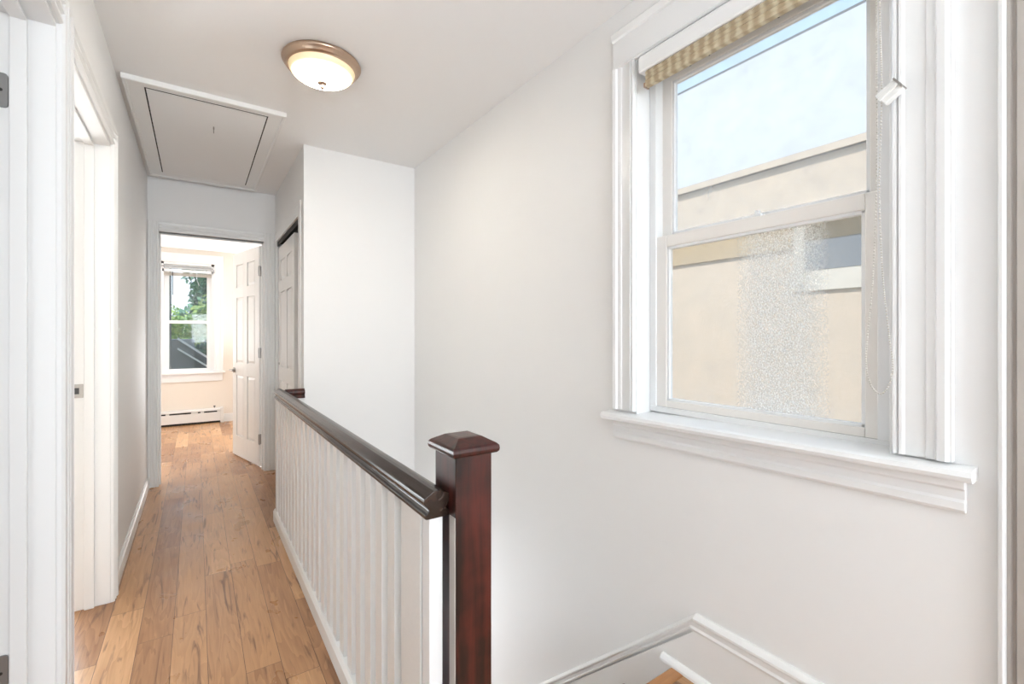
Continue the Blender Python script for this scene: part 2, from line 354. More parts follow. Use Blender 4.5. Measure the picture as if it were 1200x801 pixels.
struct('wall_back', bm_((-.45, 1.5, YB-.1, YB, -.2, .8), (-.45, -.13, YB-.1, YB, .8, 2.1), (1.17, 1.5, YB-.1, YB, .8, 2.1), (-.45, 1.5, YB-.1, YB, 2.1, H)), M['wall'], 'wall behind the viewer with a window', 'wall')
struct('wall_stair', bm_((.40, .467, .9, 4.8, -2.6, -.22), (.467, XR, 4.7, 4.8, -2.6, -.22), (.467, XR, .80, .90, -2.6, -.22)), M['wall'], 'lower stairwell walls beneath the hallway floor', 'wall')
struct('wall_side_rooms', bm_((-2.2, -2.1, YB, YF, 0, H), (-2.1, -.45, YB-.1, YB, 0, H), (-2.1, -.45, 1.79, 1.85, 0, H), (-2.1, -.45, 3.6, 3.68, 0, H)), M['room'], 'cream walls of the side rooms off the left doorways', 'wall')
struct('floor_lower', bm_((.40, 1.45, .8, 4.8, -2.7, -2.52)), M['floor'], 'wood plank floor at the foot of the stairs', 'floor')
# far room
XW0, XW1, ZW0, ZW1 = -.385, .202, .71, 2.18
struct('wall_far_room', bm_((-2.2, XW0, 7.6, 7.72, 0, 2.4), (XW0, XW1, 7.6, 7.72, 0, ZW0-.02), (XW0, XW1, 7.6, 7.72, ZW1, 2.4), (XW1, 1.7, 7.6, 7.72, 0, 2.4),
                            (-2.2, -2.1, 4.74, 7.6, 0, 2.4), (1.6, 1.7, 4.74, 7.6, 0, 2.4)), M['room'], 'cream walls of the room beyond the far doorway', 'wall')

# ------------------------------------------------------------------ casings of the left doorways
CAS = [(0, 0), (0, .010), (.004, .016), (.010, .016), (.014, .011), (.020, .011), (.024, .018), (.030, .018), (.034, .013), (.042, .013), (.046, .020), (.056, .022), (.062, .018), (.062, 0)]
def casing_post(y0, y1):
    """a moulded casing on the left wall from y0 (inner edge) to y1"""
    bm = bmesh.new(); w = abs(y1-y0); s = 1 if y1 > y0 else -1
    prism(bm, [(u/.062*w, v) for u, v in CAS], 0, DH+.085, lambda u, v, a: (XL+v, y0+s*u, a)); return bm
def door_lining(y0, y1):
    bm = bm_((-.45, XL+.002, y0-.012, y0+.004, 0, DH), (-.45, XL+.002, y1-.004, y1+.012, 0, DH), (-.45, XL+.002, y0, y1, DH-.012, DH+.004))
    for a, b in ((y0+.004, y0+.016), (y1-.016, y1-.004)): B(bm, -.4057, -.372, a, b, 0, DH-.012)
    B(bm, -.4057, -.372, y0+.016, y1-.016, DH-.024, DH-.012)
    return bm
rA = sroot('trim_1', (XL, AY0, 0), 'white painted door frame nearest the camera on the left, with hinge leaves', 'door frame')
obj('door_jamb', door_lining(AY0, AY1), M['trim'], rA, .0025)
obj('casing', casing_post(AY0, AY0-.075), M['trim'], rA, .001)
bmh = bmesh.new(); prism(bmh, [(u/.062*.085, v) for u, v in CAS], AY0-.075, 1.815, lambda u, v, a: (XL+v, a, DH+u)); obj('head_casing', bmh, M['trim'], rA)
bmc = bmesh.new()
prism(bmc, [(0, 0), (0, .012), (.005, .019), (.018, .021), (.022, .016), (.030, .016), (.034, .022), (.055, .020), (.059, .012), (.065, .012), (.069, .020), (.090, .022), (.094, .016), (.102, .016), (.106, .021), (.119, .019), (.124, .012), (.124, 0)],
      0, DH+.085, lambda u, v, a: (XL+v, AY1+u, a))
obj('casing', bmc, M['trim'], rA)
def hinge_leaf(parent, z, yj):
    """hinge leaf let into the face of the jamb that looks towards -Y"""
    bm = bmesh.new(); pts = []; x0, x1, z0, z1, r = -.4420, -.4085, z-.0445, z+.0445, .008
    for cx_, cz_, a0 in ((x1-r, z1-r, 0), (x0+.001, z1-.001, 90), (x0+.001, z0+.001, 180), (x1-r, z0+r, 270)):
        rr = r if cx_ > x0+.005 else .001
        for k in range(5): a = math.radians(a0+k*22.5); pts.append((cx_+rr*math.cos(a), cz_+rr*math.sin(a)))
    prism(bm, pts, yj-.0065, yj-.001, lambda u, v, a: (u, a, v))
    tube(bm, [(-.447, yj-.010, z0), (-.447, yj-.010, z1)], .0055, 12)
    h = obj('hinge', bm, M['steel'], parent, label='grey steel hinge leaf')
    b2 = bmesh.new()
    for dx, dz in ((.020, 0), (.008, .030), (.008, -.030)):
        lathe(b2, [(0, .003), (.004, .0025), (.0045, 0)], seg=12, M4=None) if False else None
        c = (x0+dx, z+dz)
        prism(b2, [(c[0]+.0042*math.cos(t*math.pi/6), c[1]+.0042*math.sin(t*math.pi/6)) for t in range(12)], yj-.0075, yj-.0064, lambda u, v, a: (u, a, v))
    obj('screw', b2, M['screw'], h)
hinge_leaf(rA, 1.842, AY1-.004); hinge_leaf(rA, .318, AY1-.004)
rB = sroot('trim_2', (XL, BY0, 0), 'white painted door frame further down the left wall, with strike plate', 'door frame')
obj('door_jamb', door_lining(BY0, BY1), M['trim2'], rB, .0025)
obj('casing', casing_post(BY1, BY1+.075), M['trim2'], rB)
bmh = bmesh.new(); prism(bmh, [(u/.062*.085, v) for u, v in CAS], 1.815, BY1+.075, lambda u, v, a: (XL+v, a, DH+u)); obj('head_casing', bmh, M['trim2'], rB)
sp = obj('strike_plate', bm_((-.449, -.409, BY1-.0065, BY1-.003, .928, .988)), M['nickel'], rB, .001, label='brushed metal strike plate')
obj('latch_hole', bm_((-.438, -.422, BY1-.0075, BY1-.0062, .945, .972)), M['screw'], sp)

# ------------------------------------------------------------------ far doorway frame
rF = sroot('trim_3', (.12, YF, 0), 'white moulded door frame at the end of the hallway', 'door frame')
FX0, FX1, FDH = -.248, .4925, 2.03
def fcas(x0, x1, z0, z1):
    bm = bmesh.new(); w = x1-x0
    prism(bm, [(u/.062*abs(w), v) for u, v in CAS], z0, z1, lambda u, v, a: (x0+(u if w > 0 else -u), YF-v, a)); return bm
obj('casing', fcas(FX0, -.319, 0, 2.108), M['trim2'], rF); obj('casing', fcas(FX1, .582, 0, 2.108), M['trim2'], rF)
bmh = bmesh.new(); prism(bmh, [(u/.062*.078, v) for u, v in CAS], FX0-.0, FX1, lambda u, v, a: (a, YF-v, FDH+u)); obj('head_casing', bmh, M['trim2'], rF)
bm = bm_((-.264, FX0, YF-.002, 4.742, 0, FDH), (FX1, .508, YF-.002, 4.742, 0, FDH), (FX0, FX1, YF-.002, 4.742, FDH-.0, FDH+.012),
         (FX0, FX0+.011, 4.665, 4.70, 0, FDH), (FX1-.011, FX1, 4.665, 4.70, 0, FDH), (FX0, FX1, 4.665, 4.70, FDH-.012, FDH))
obj('door_jamb', bm, M['trim2'], rF, .002)
obj('casing', bm_((.506, .57, 4.741, 4.757, 0, 2.1), (-.33, -.262, 4.741, 4.757, 0, 2.1)), M['trim2'], rF, .003)

# ------------------------------------------------------------------ panelled leaves
def leaf(w, h, t, mt=None):
    """six-panel leaf: x 0..w, y -t/2..t/2, z 0..h, as one mesh"""
    bm = bmesh.new(); st = .10*w/.7; mid = .09*w/.7; cols = [(st, (w-mid)/2), ((w+mid)/2, w-st)]
    rows = [(.20, .80), (.92, 1.56), (1.66, h-.12)]
    B(bm, 0, st, -t/2, t/2, 0, h); B(bm, w-st, w, -t/2, t/2, 0, h); B(bm, cols[0][1], cols[1][0], -t/2, t/2, 0, h)
    zs = [0]+[z for r in rows for z in r]+[h]
    for a, b in cols:
        for i in range(0, len(zs), 2): B(bm, a, b, -t/2, t/2, zs[i], zs[i+1])
        for z0, z1 in rows:
            B(bm, a, b, -t/2+.010, t/2-.010, z0, z1)
            for s in (-1, 1):       # raised field with sloped margins
                g = .028; y0 = s*(t/2-.010); y1 = s*(t/2-.002)
                o_ = [bm.verts.new((x, y0, z)) for x, z in ((a+.008, z0+.008), (b-.008, z0+.008), (b-.008, z1-.008), (a+.008, z1-.008))]
                n_ = [bm.verts.new((x, y1, z)) for x, z in ((a+g, z0+g), (b-g, z0+g), (b-g, z1-g), (a+g, z1-g))]
                for k in range(4): bm.faces.new((o_[k], o_[(k+1) % 4], n_[(k+1) % 4], n_[k]))
                bm.faces.new(n_)
    return bm
ang = math.atan2(.64, -.157)
d1 = sroot('door_1', (FX1-.006, 4.765, .012), 'white six-panel door standing open into the far room', 'door', rot=(0, 0, ang))
obj('door_panel', leaf(.70, 2.005, .035), M['door'], d1, .002, local=True)
# local +y side looks towards the camera's left (-X)
def lever(s):
    bm = bmesh.new(); y = s*.0175
    prism(bm, [(.645+.027*math.cos(k*math.pi/10), .845+.027*math.sin(k*math.pi/10)) for k in range(20)], y, y+s*.010, lambda u, v, a: (u, a, v))
    tube(bm, [(.645, y, .845), (.645, y+s*.045, .845)], .009, 12)
    tube(bm, [(.648, y+s*.045, .845), (.62, y+s*.047, .846), (.56, y+s*.047, .842), (.545, y+s*.042, .842)], .0085, 12)
    return bm
obj('door_handle', lever(1), M['nickel'], d1, smooth=True, local=True, label='satin nickel lever handle')
obj('door_handle', lever(-1), M['nickel'], d1, smooth=True, local=True, label='satin nickel lever handle')
for z in (1.775, 1.03, .245):
    bm = bm_((-.0026, .0, -.017, .016, z-.045, z+.045)); tube(bm, [(-.008, .020, z-.045), (-.008, .020, z+.045)], .0065, 12)
    B(bm, -.040, -.006, .020, .0225, z-.045, z+.045)
    obj('hinge', bm, M['steel'], d1, local=True, label='grey steel butt hinge')

# closet sliding doors
cl = sroot('trim_4', (XC, 4.0, 0), 'white painted frame and shadow-dark sliding track of the closet opening', 'closet frame')
obj('casing', bm_((XC-.006, XC+.02, 3.385, 3.457, 0, 2.12)), M['trim2'], cl, .003)
obj('casing', bm_((XC-.006, XC+.12, 4.5575, 4.61, 0, 2.12)), M['trim2'], cl, .003)
obj('head_casing', bm_((XC-.006, XC+.004, 3.457, 4.5575, 2.028, 2.10)), M['trim2'], cl, .003)
obj('sliding_track', bm_((XC+.010, XC+.10, 3.455, 4.56, 2.015, 2.03), (XC+.010, XC+.014, 3.455, 4.56, 1.99, 2.015), (XC+.052, XC+.056, 3.455, 4.56, 1.985, 2.015)), M['black'], cl, label='sliding track coloured black for the shadow under the head')  # black colour paints the shadow between the head and the doors
for nm, y, x, lab in (('door_2', 4.556, XC+.032, 'white panelled sliding closet door, the farther and front one'), ('door_3', 4.26, XC+.076, 'white panelled sliding closet door, the nearer one set behind')):
    d = sroot(nm, (x, y, .015), lab, 'closet door', rot=(0, 0, -math.pi/2))
    obj('door_panel', leaf(.80, 1.955, .030), M['door'], d, .002, local=True)
    xx = .05 if nm == 'door_2' else .75
    bm = bmesh.new(); prism(bm, [(xx+.012*math.cos(k*math.pi/8), .94+.012*math.sin(k*math.pi/8)) for k in range(16)], -.0165, -.0149, lambda u, v, a: (u, a, v))
    obj('finger_pull', bm, M['screw'], d, local=True, label='small dark round finger pull')

# ------------------------------------------------------------------ baseboards
def bb_prof(h, t=.013): return [(0, 0), (t, 0), (t, h*.74), (t*.55, h*.80), (t*.75, h*.88), (t*.35, h), (0, h)]
bm = bmesh.new(); prism(bm, bb_prof(.092), BY1+.075, YF-.02, lambda u, v, a: (XL+u, a, v))
struct('baseboard_left', bm, M['trim2'], 'low white baseboard along the left hallway wall', 'baseboard')
bm = bmesh.new(); prism(bm, bb_prof(.11), .20, 1.6, lambda u, v, a: (a, 7.6-u, v))
struct('baseboard_far', bm, M['trim2'], 'white baseboard beside the heater in the far room', 'baseboard')
# right wall: base with cap moulding, shoe moulding and the skirt that runs down the stairs
br = sroot('baseboard_right', (XR, .5, LZ), 'tall white moulded baseboard of the landing turning down the stairs', 'baseboard')
obj('board', bm_((XR-.010, XR, .20, .905, LZ, .236)), M['trim2'], br)
cap = [(0, .232), (.012, .232), (.015, .240), (.011, .247), (.011, .262), (.019, .270), (.019, .277), (.008, .290), (0, .290)]
bm = bmesh.new(); lo = [bm.verts.new((XR-u, .20, v)) for u, v in cap]; hi = [bm.verts.new((XR-u, .905+(.290-v)*.35, v)) for u, v in cap]
en = [bm.verts.new((XR-u, 1.98+(.290-v)*.35, v-.965-(.290-v)*.35)) for u, v in cap]; k = len(cap)
for a_, b_ in ((lo, hi), (hi, en)):
    for i in range(k): bm.faces.new((a_[i], a_[(i+1) % k], b_[(i+1) % k], b_[i]))
bm.faces.new(lo[::-1]); bm.faces.new(en)
obj('cap_moulding', bm, M['trim2'], br)
bm = bmesh.new(); prism(bm, [(.10, LZ), (.905, LZ), (.905, .236), (1.98, -.73), (1.98, -1.1), (1.2, -.40), (1.0, -.2), (.9, -.2)][1:], XR-.010, XR, lambda u, v, a: (a, u, v)); obj('stair_skirt', bm, M['trim2'], br)
bm = bmesh.new(); prism(bm, [(0, 0), (.020, 0), (.019, .008), (.014, .015), (.008, .020), (0, .021)], .20, 1.03, lambda u, v, a: (XR-.010-u, a, LZ+v))
obj('shoe_moulding', bm, M['trim'], br)
# edge moulding and worn strip at the right border of the view
rr = sroot('trim_5', (XR, .15, LZ), 'white edge moulding beside a worn greige door edge at far right', 'door frame')
bm = bmesh.new(); prism(bm, [(0, 0), (0, .012), (.003, .020), (.008, .021), (.010, .016), (.012, .016), (.012, 0)], LZ, H, lambda u, v, a: (XR-v, .215-u, a)); obj('edge_moulding', bm, M['trim'], rr)
bm = bmesh.new(); prism(bm, [(0, 0), (0, .010), (.006, .012), (.008, .007), (.012, .007), (.015, .013), (.075, .014), (.075, 0)], LZ, H, lambda u, v, a: (XR-v, .203-u, a)); obj('casing', bm, M['greige'], rr, label='worn greige painted casing')

# ------------------------------------------------------------------ window 1
w1 = sroot('window_1', (XR, .775, WZ0), 'large white double-hung window on the stairwell wall', 'window')
WC = [(0, 0), (0, .012), (.004, .019), (.009, .019), (.012, .014), (.015, .020), (.021, .020), (.025, .014), (.060, .013), (.063, .017), (.078, .018), (.082, .025), (.096, .027), (.102, .020), (.106, .020), (.106, 0)]
def wcas(y0, s, z0, z1):
    bm = bmesh.new(); prism(bm, WC, z0, z1, lambda u, v, a: (XR-v, y0+s*u, a)); return bm
obj('casing', wcas(WY1, 1, .918, WZ1+.0), M['trim'], w1); obj('casing', wcas(WY0-.004, -1, .928, WZ1), M['trim'], w1)
bm = bmesh.new(); prism(bm, [(0, 0), (0, .014), (.006, .020), (.012, .014), (.112, .014), (.116, .022), (.138, .028), (.146, .022), (.146, 0)], WY0-.11, WY1+.106, lambda u, v, a: (XR-v, a, WZ1+u)); obj('head_casing', bm, M['trim'], w1)
# lining
obj('reveal', bm_((XR-.004, 1.50, WY1-.003, WY1+.008, WZ0, WZ1), (XR-.004, 1.50, WY0-.008, WY0+.003, WZ0, WZ1), (XR-.004, 1.50, WY0+.003, WY1-.003, WZ1-.003, WZ1+.008)), M['trim'], w1, .002)
# stool and apron: the old sill leans a little (house settled)
tilt = -.018
def shear(bm):
    for v in bm.verts: v.co.z += (v.co.y-.77)*tilt
    return bm
bm = bmesh.new(); prism(bm, [(1.306, .890), (1.302, .899), (1.306, .909), (1.316, .913), (1.45, .919), (1.45, .886), (1.312, .886)], WY0+.0, WY1, lambda u, v, a: (u, a, v))
prism(bm, [(1.306, .890), (1.302, .899), (1.306, .909), (1.316, .913), (XR, .915), (XR, .886), (1.312, .886)], WY1, 1.292, lambda u, v, a: (u, a, v))
prism(bm, [(1.306, .890), (1.302, .899), (1.306, .909), (1.316, .913), (XR, .915), (XR, .886), (1.312, .886)], .246, WY0, lambda u, v, a: (u, a, v))
obj('stool', shear(bm), M['trim'], w1)
bm = bmesh.new(); prism(bm, [(0, .812), (.010, .812), (.016, .820), (.016, .836), (.012, .842), (.014, .862), (.022, .866), (.024, .886), (0, .886)], .262, 1.262, lambda u, v, a: (XR-u, a, v))
obj('apron', shear(bm), M['trim'], w1, .002)
# vinyl frame + sloped outer sill
fy0, fy1 = WY0+.004, WY1-.004
obj('frame', bm_((1.425, 1.50, fy0, fy0+.045, .936, WZ1), (1.425, 1.50, fy1-.028, fy1, .936, WZ1), (1.425, 1.50, fy0, fy1, 2.19, WZ1), (1.425, 1.53, fy0, fy1, .915, .936)), M['trim'], w1, .002)
def sash(name, x0, x1, y0, y1, z0, z1, gy0, gy1, gz0, gz1, gm, parent):
    o = obj(name, bm_((x0, x1, y0, gy0, z0, z1), (x0, x1, gy1, y1, z0, z1), (x0, x1, gy0, gy1, z0, gz0), (x0, x1, gy0, gy1, gz1, z1)), M['vinyl'], parent, .003)
    e = .009; bd = bm_((x0+.004, x1-.004, gy0-.001, gy0+e, gz0, gz1), (x0+.004, x1-.004, gy1-e, gy1+.001, gz0, gz1), (x0+.004, x1-.004, gy0, gy1, gz0-.001, gz0+e), (x0+.004, x1-.004, gy0, gy1, gz1-e, gz1+.001))
    obj('glazing_bead', bd, M['trim'], o, .002)
    xm = (x0+x1)/2
    obj('pane', bm_((xm-.002, xm+.002, gy0, gy1, gz0, gz1)), gm, o)
    return o
us = sash('upper_sash', 1.465, 1.495, fy0+.040, fy1-.025, 1.540, 2.192, .470, 1.084, 1.578, 2.150, M['glass_up'], w1)
ls = sash('lower_sash', 1.432, 1.462, fy0+.040, fy1-.022, .934, 1.570, .470, 1.082, .960, 1.527, M['glass_low'], w1)
bmx = bmesh.new(); B(bmx, 1.4315, 1.4335, fy0+.04, fy1-.022, .9335, .9365); obj('weather_strip', bmx, M['screw'], ls)
bm = bmesh.new()
for y, z in ((1.005, 2.172), (.93, 2.172), (.70, 2.172)):
    prism(bm, [(y+.004*math.cos(k*math.pi/5), z+.004*math.sin(k*math.pi/5)) for k in range(10)], 1.4635, 1.4655, lambda u, v, a: (a, u, v))
obj('screw', bm, M['screw'], us)
# lift rail lock
obj('sash_lock', bm_((1.44, 1.462, .74, .80, 1.570, 1.580), (1.445, 1.458, .75, .765, 1.580, 1.592)), M['trim'], ls, .003)

# shade with bead chain
ws = thing('woven_blind', (1.362, .77, 2.08), 'raised tan woven window blind with white headrail and bead chain on the stairwell window', 'window blind')
bm = bmesh.new(); prism(bm, [(1.330, 2.153), (1.326, 2.158), (1.326, 2.205), (1.332, 2.214), (1.380, 2.214), (1.380, 2.153)], .40, 1.122, lambda u, v, a: (u, a, v)); obj('headrail', bm, M['trim'], ws)
bm = bmesh.new(); pr = [(1.331 if i % 2 else 1.337, 2.153-i*.0075) for i in range(7)]
pr += [(x+.020, z_) for x, z_ in pr[::-1]]
prism(bm, pr, .418, 1.098, lambda u, v, a: (u, a, v)); obj('pleated_fabric', bm, M['fabric'], ws, label='folded tan woven fabric')
obj('bottom_rail', bm_((1.333, 1.354, .416, 1.100, 2.096, 2.108)), M['fabric'], ws, .002)
obj('end_cap', bm_((1.331, 1.356, 1.098, 1.104, 2.094, 2.110)), M['bronze'], ws, label='small brown plastic end cap')
def bead(bm, p, r=.0021):
    bmesh.ops.create_icosphere(bm, subdivisions=1, radius=r, matrix=Matrix.Translation(p))
def P(u, v, X=1.322):
    a = (u-600)/540; rx = a*math.cos(YAW)+math.sin(YAW); ry = -a*math.sin(YAW)+math.cos(YAW); t = X/rx
    return Vector((X, t*ry, CAM_H+t*(393-v)/540))
def spline(pts, step=.0052):
    out = []; pts = [pts[0]]+pts+[pts[-1]]
    dense = []
    for i in range(1, len(pts)-2):
        for k in range(60):
            t = k/60; a, b, c, d = pts[i-1:i+3]
            dense.append(.5*((2*b)+(c-a)*t+(2*a-5*b+4*c-d)*t*t+(3*b-a-3*c+d)*t**3))
    dense.append(pts[-1]); out = [dense[0]]; acc = 0
    for a, b in zip(dense, dense[1:]):
        acc += (b-a).length
        if acc >= step: out.append(b); acc = 0
    return out
bm = bmesh.new()
top1 = Vector((1.322, .404, 2.165)); top2 = Vector((1.322, .412, 2.165)); clip = Vector((1.320, .400, 1.765))
for path in ([top1, Vector((1.322, .404, 1.95)), clip+Vector((0, 0, .005)), Vector((1.318, .404, 1.55)), Vector((1.318, .398, 1.35)), Vector((1.316, .385, 1.20)), Vector((1.316, .378, 1.13)), Vector((1.317, .386, 1.085)), Vector((1.318, .402, 1.064)),
              Vector((1.319, .420, 1.082)), Vector((1.320, .430, 1.13)), Vector((1.321, .427, 1.21)), Vector((1.322, .418, 1.33)), Vector((1.322, .411, 1.55)), Vector((1.322, .410, 1.8)), top2],):
    for p in spline(path): bead(bm, p)
obj('bead_chain', bm, mat('chain_bead_plastic', (.62, .59, .54), .3), ws, label='looped beaded pull chain')
bm = bmesh.new(); Mx = Matrix.Translation((1.315, .385, 1.755)) @ Matrix.Rotation(math.radians(-35), 4, 'X')
B(bm, -.010, .010, -.024, .018, -.016, .016, Mx); B(bm, -.013, -.009, -.026, .02, -.004, .004, Mx)
ck = obj('chain_clip', bm, M['clear'], ws, .004, label='clear plastic chain tensioner clip')
bm = bmesh.new(); B(bm, -.0135, .011, -.027, -.023, -.014, .016, Mx); obj('clip_spring', bm, M['nickel'], ck)

# ------------------------------------------------------------------ light switch
sw = thing('light_switch', (XL, 2.86, 1.17), 'white light switch plate on the left hallway wall past the second doorway', 'light switch')
obj('plate', bm_((XL, XL+.006, 2.825, 2.895, 1.165, 1.285)), M['trim'], sw, .003)
obj('toggle', bm_((XL+.006, XL+.020, 2.855, 2.865, 1.220, 1.236)), M['trim'], sw, .002)

# ------------------------------------------------------------------ attic hatch
ah = thing('attic_hatch', (.06, 3.66, H), 'white panel attic hatch with moulded frame in the hallway ceiling', 'attic hatch')
hx0, hx1, hy0, hy1, fw = -.300, .421, 2.875, 4.50, .082
HP = [(0, 0), (.0, -.020), (.003, -.024), (.014, -.024), (.018, -.018), (.076, -.012), (.082, -.011), (.082, 0)]
for f, a0, a1 in ((lambda u, v, a: (hx0+u, a, H+v), hy0, hy1), (lambda u, v, a: (hx1-u, a, H+v), hy0, hy1), (lambda u, v, a: (a, hy0-.0005+u, H+v*1.02), hx0-.0005, hx1+.0005), (lambda u, v, a: (a, hy1+.0005-u, H+v*1.02), hx0-.0005, hx1+.0005)):
    bm = bmesh.new(); prism(bm, HP, a0, a1, f); obj('frame_moulding', bm, M['trim2'], ah)
obj('shadow_gap', bm_((hx0+fw, hx1-fw, hy0+fw, hy1-fw, H-.0095, H-.001)), M['black'], ah)
obj('hatch_panel', bm_((hx0+fw+.007, hx1-fw-.007, hy0+fw+.012, hy1-fw-.001, H-.012, H-.0095)), M['ceil'], ah)
bm = bmesh.new(); hc = (.085, 3.28)
tube(bm, [(hc[0], hc[1], H-.014), (hc[0], hc[1], H-.030)], .0035, 8)
tube(bm, [(hc[0], hc[1]+.009*math.sin(t*.5), H-.040+.010*math.cos(t*.5)) for t in range(0, 10)], .0022, 8)
obj('pull_hook', bm, M['nickel'], ah, label='small metal pull hook')

# ------------------------------------------------------------------ ceiling lamps
def ceiling_lamp(loc, label):
    t = thing('ceiling_light', loc, label, 'ceiling light')
    bm = bmesh.new(); lathe(bm, [(0, 0), (.150, 0), (.166, -.004), (.170, -.012), (.166, -.020), (.160, -.024), (.158, -.032), (.150, -.040), (.142, -.040), (.140, -.030), (.0, -.030)], seg=64)
    obj('rim', bm, M['bronze'], t, smooth=True, local=True, label='brushed copper-bronze metal rim')
    bm = bmesh.new(); R_ = .143; d = .062; pr = []
    for k in range(0, 15):
        a = k/14*math.pi/2; pr.append((R_*math.cos(a)**.9 if k < 14 else 0, -.034-d*math.sin(a)))
    lathe(bm, pr, seg=64); obj('glass_shade', bm, M['lamp'], t, smooth=True, local=True, label='glowing cream alabaster glass bowl')
    bm = bmesh.new(); lathe(bm, [(0, -.093), (.021, -.094), (.022, -.101), (.011, -.106), (.008, -.112), (.010, -.118), (.006, -.126), (0, -.127)], seg=24)
    obj('finial', bm, M['bronze'], t, smooth=True, local=True, label='small bronze finial')
    return t
ceiling_lamp((.478, 2.245, H), 'round bronze-rimmed ceiling light glowing over the hallway')
ceiling_lamp((-1.0, 6.1, 2.365), 'unseen round bronze-rimmed ceiling light added to brighten the far room')  # hidden by the wall, added to brighten the far room

# ------------------------------------------------------------------ stair railing
sr = thing('stair_railing', (.44, 2.1, 0), 'white balustrade with dark brown handrail and mahogany newel post beside the stairwell', 'stair railing')
RL = [(.420, .797), (.412, .798), (.411, .808), (.416, .811), (.420, .817), (.416, .824), (.410, .829), (.408, .837), (.409, .843), (.414, .847), (.424, .852), (.432, .857), (.441, .858)]
RP = RL+[(.882-x, z) for x, z in RL[-2::-1]]
bm = bmesh.new(); prism(bm, RP, .934, 3.30, lambda u, v, a: (u, a, v)); obj('handrail', bm, M['rail'], sr, .0015, label='dark brown moulded handrail')
bm = bmesh.new(); prism(bm, [(3.24+(u-.409)*.9, v-.004) for u, v in RP], .47, XC, lambda u, v, a: (a, u, v)); obj('return_rail', bm, M['newel'], sr, label='short reddish brown return rail')
bm = bmesh.new(); prism(bm, [(.410, 0), (.410, .062), (.418, .078), (.467, .080), (.467, -.22), (.446, -.22), (.446, 0)], .94, 3.34, lambda u, v, a: (u, a, v)); obj('base_rail', bm, M['trim2'], sr, .002, label='white painted bottom board')
bal = None
ys = [1.085+.1*i for i in range(23)]
for y in ys:
    if bal is None:
        bal = obj('baluster', bm_((-.017, .017, -.026, .026, .078, .799)), M['baluster'], sr, 0, local=True)
        bal.location = (.441-.44, y-2.1, 0)
    else:
        c = bal.copy(); C.objects.link(c); c.parent = sr; c.location = (.441-.44, y-2.1, 0)
obj('end_board', bm_((.421, .458, .985, 1.055, .078, .799)), M['baluster'], sr, .002)
obj('end_post', bm_((.424, .4565, .942, .980, .078, .797)), M['trim'], sr, .002)
obj('filler_panel', bm_((.4525, .4565, 1.05, 3.28, .078, .799)), M['baluster'], sr) if False else None
obj('end_post', bm_((.420, .462, 3.265, 3.31, .078, .799)), M['baluster'], sr, .002)
obj('return_panel', bm_((.462, XC-.001, 3.262, 3.284, .0, .795)), M['baluster'], sr, .001)
nw = obj('newel_post', bm_((.4675, .560, .900, 1.006, -.14, .938)), M['newel'], sr, .003, label='square mahogany newel post')
bm = bmesh.new()
def ring(x0, x1, y0, y1, z): return [bm.verts.new(p) for p in ((x0, y0, z), (x1, y0, z), (x1, y1, z), (x0, y1, z))]
cx_, cy_ = .5137, .9525
rs = [ring(cx_-a, cx_+a, cy_-b, cy_+b, z) for a, b, z in ((.0475, .055, .932), (.055, .063, .934), (.0585, .0665, .938), (.0595, .0675, .944), (.0585, .0665, .951), (.054, .062, .955), (.030, .034, .969), (.024, .028, .970))]
for a_, b_ in zip(rs, rs[1:]):
    for i in range(4): bm.faces.new((a_[i], a_[(i+1) % 4], b_[(i+1) % 4], b_[i]))
bm.faces.new(rs[0][::-1]); bm.faces.new(rs[-1])
obj('newel_cap', bm, M['newel'], nw, .0012)
obj('painted_strip', bm_((.4655, .4678, .902, .927, -.14, .80)), M['greige'], nw, label='strip of pale paint down the edge')

# staircase going down
st = thing('staircase', (.91, 2.1, -2.5), 'wooden staircase descending from the landing between the walls', 'staircase')
for i in range(12):
    y = .985+i*.224; z = LZ-(i+1)*.2
    obj('tread', bm_((.475 if i else .568, XR-.009, y-.022, y+.226, z-.03, z)), M['nosing'], st, .006)
    obj('riser', bm_((.475 if i else .568, XR-.009, y, y+.018, z, z+.17)), M['trim2'], st)

# ------------------------------------------------------------------ far room contents
w2 = sroot('window_2', (-.09, 7.6, .71), 'white double-hung window in the far room looking out on trees', 'window')
def bcas(x0, s, z0, z1):
    bm = bmesh.new(); prism(bm, WC, z0, z1, lambda u, v, a: (x0+s*u, 7.6-v, a)); return bm
obj('casing', bcas(XW0, -1, .71, 2.30), M['trim'], w2); obj('casing', bcas(XW1, 1, .71, 2.30), M['trim'], w2)
obj('head_casing', bm_((XW0-.106, XW1+.106, 7.578, 7.6, ZW1, 2.30)), M['trim'], w2, .003)
obj('stool', bm_((XW0-.13, XW1+.13, 7.545, 7.66, .682, .708)), M['trim'], w2, .004)
obj('apron', bm_((XW0-.10, XW1+.10, 7.582, 7.6, .575, .682)), M['trim'], w2, .003)
obj('frame', bm_((XW0-.001, XW0+.03, 7.60, 7.72, .70, ZW1), (XW1-.03, XW1+.001, 7.60, 7.72, .70, ZW1), (XW0, XW1, 7.60, 7.72, ZW1-.03, ZW1), (XW0, XW1, 7.62, 7.72, .69, .715)), M['trim'], w2)
def sash2(name, y0, z0, z1, gz0, gz1):
    o = obj(name, bm_((XW0+.03, -.301, y0, y0+.03, z0, z1), (.119, XW1-.03, y0, y0+.03, z0, z1), (-.301, .119, y0, y0+.03, z0, gz0), (-.301, .119, y0, y0+.03, gz1, z1)), M['trim'], w2, .002)
    obj('pane', bm_((-.301, .119, y0+.013, y0+.017, gz0, gz1)), M['glass'], o)
sash2('upper_sash', 7.665, 1.37, 2.15, 1.405, 2.10); sash2('lower_sash', 7.632, .715, 1.40, .752, 1.362)
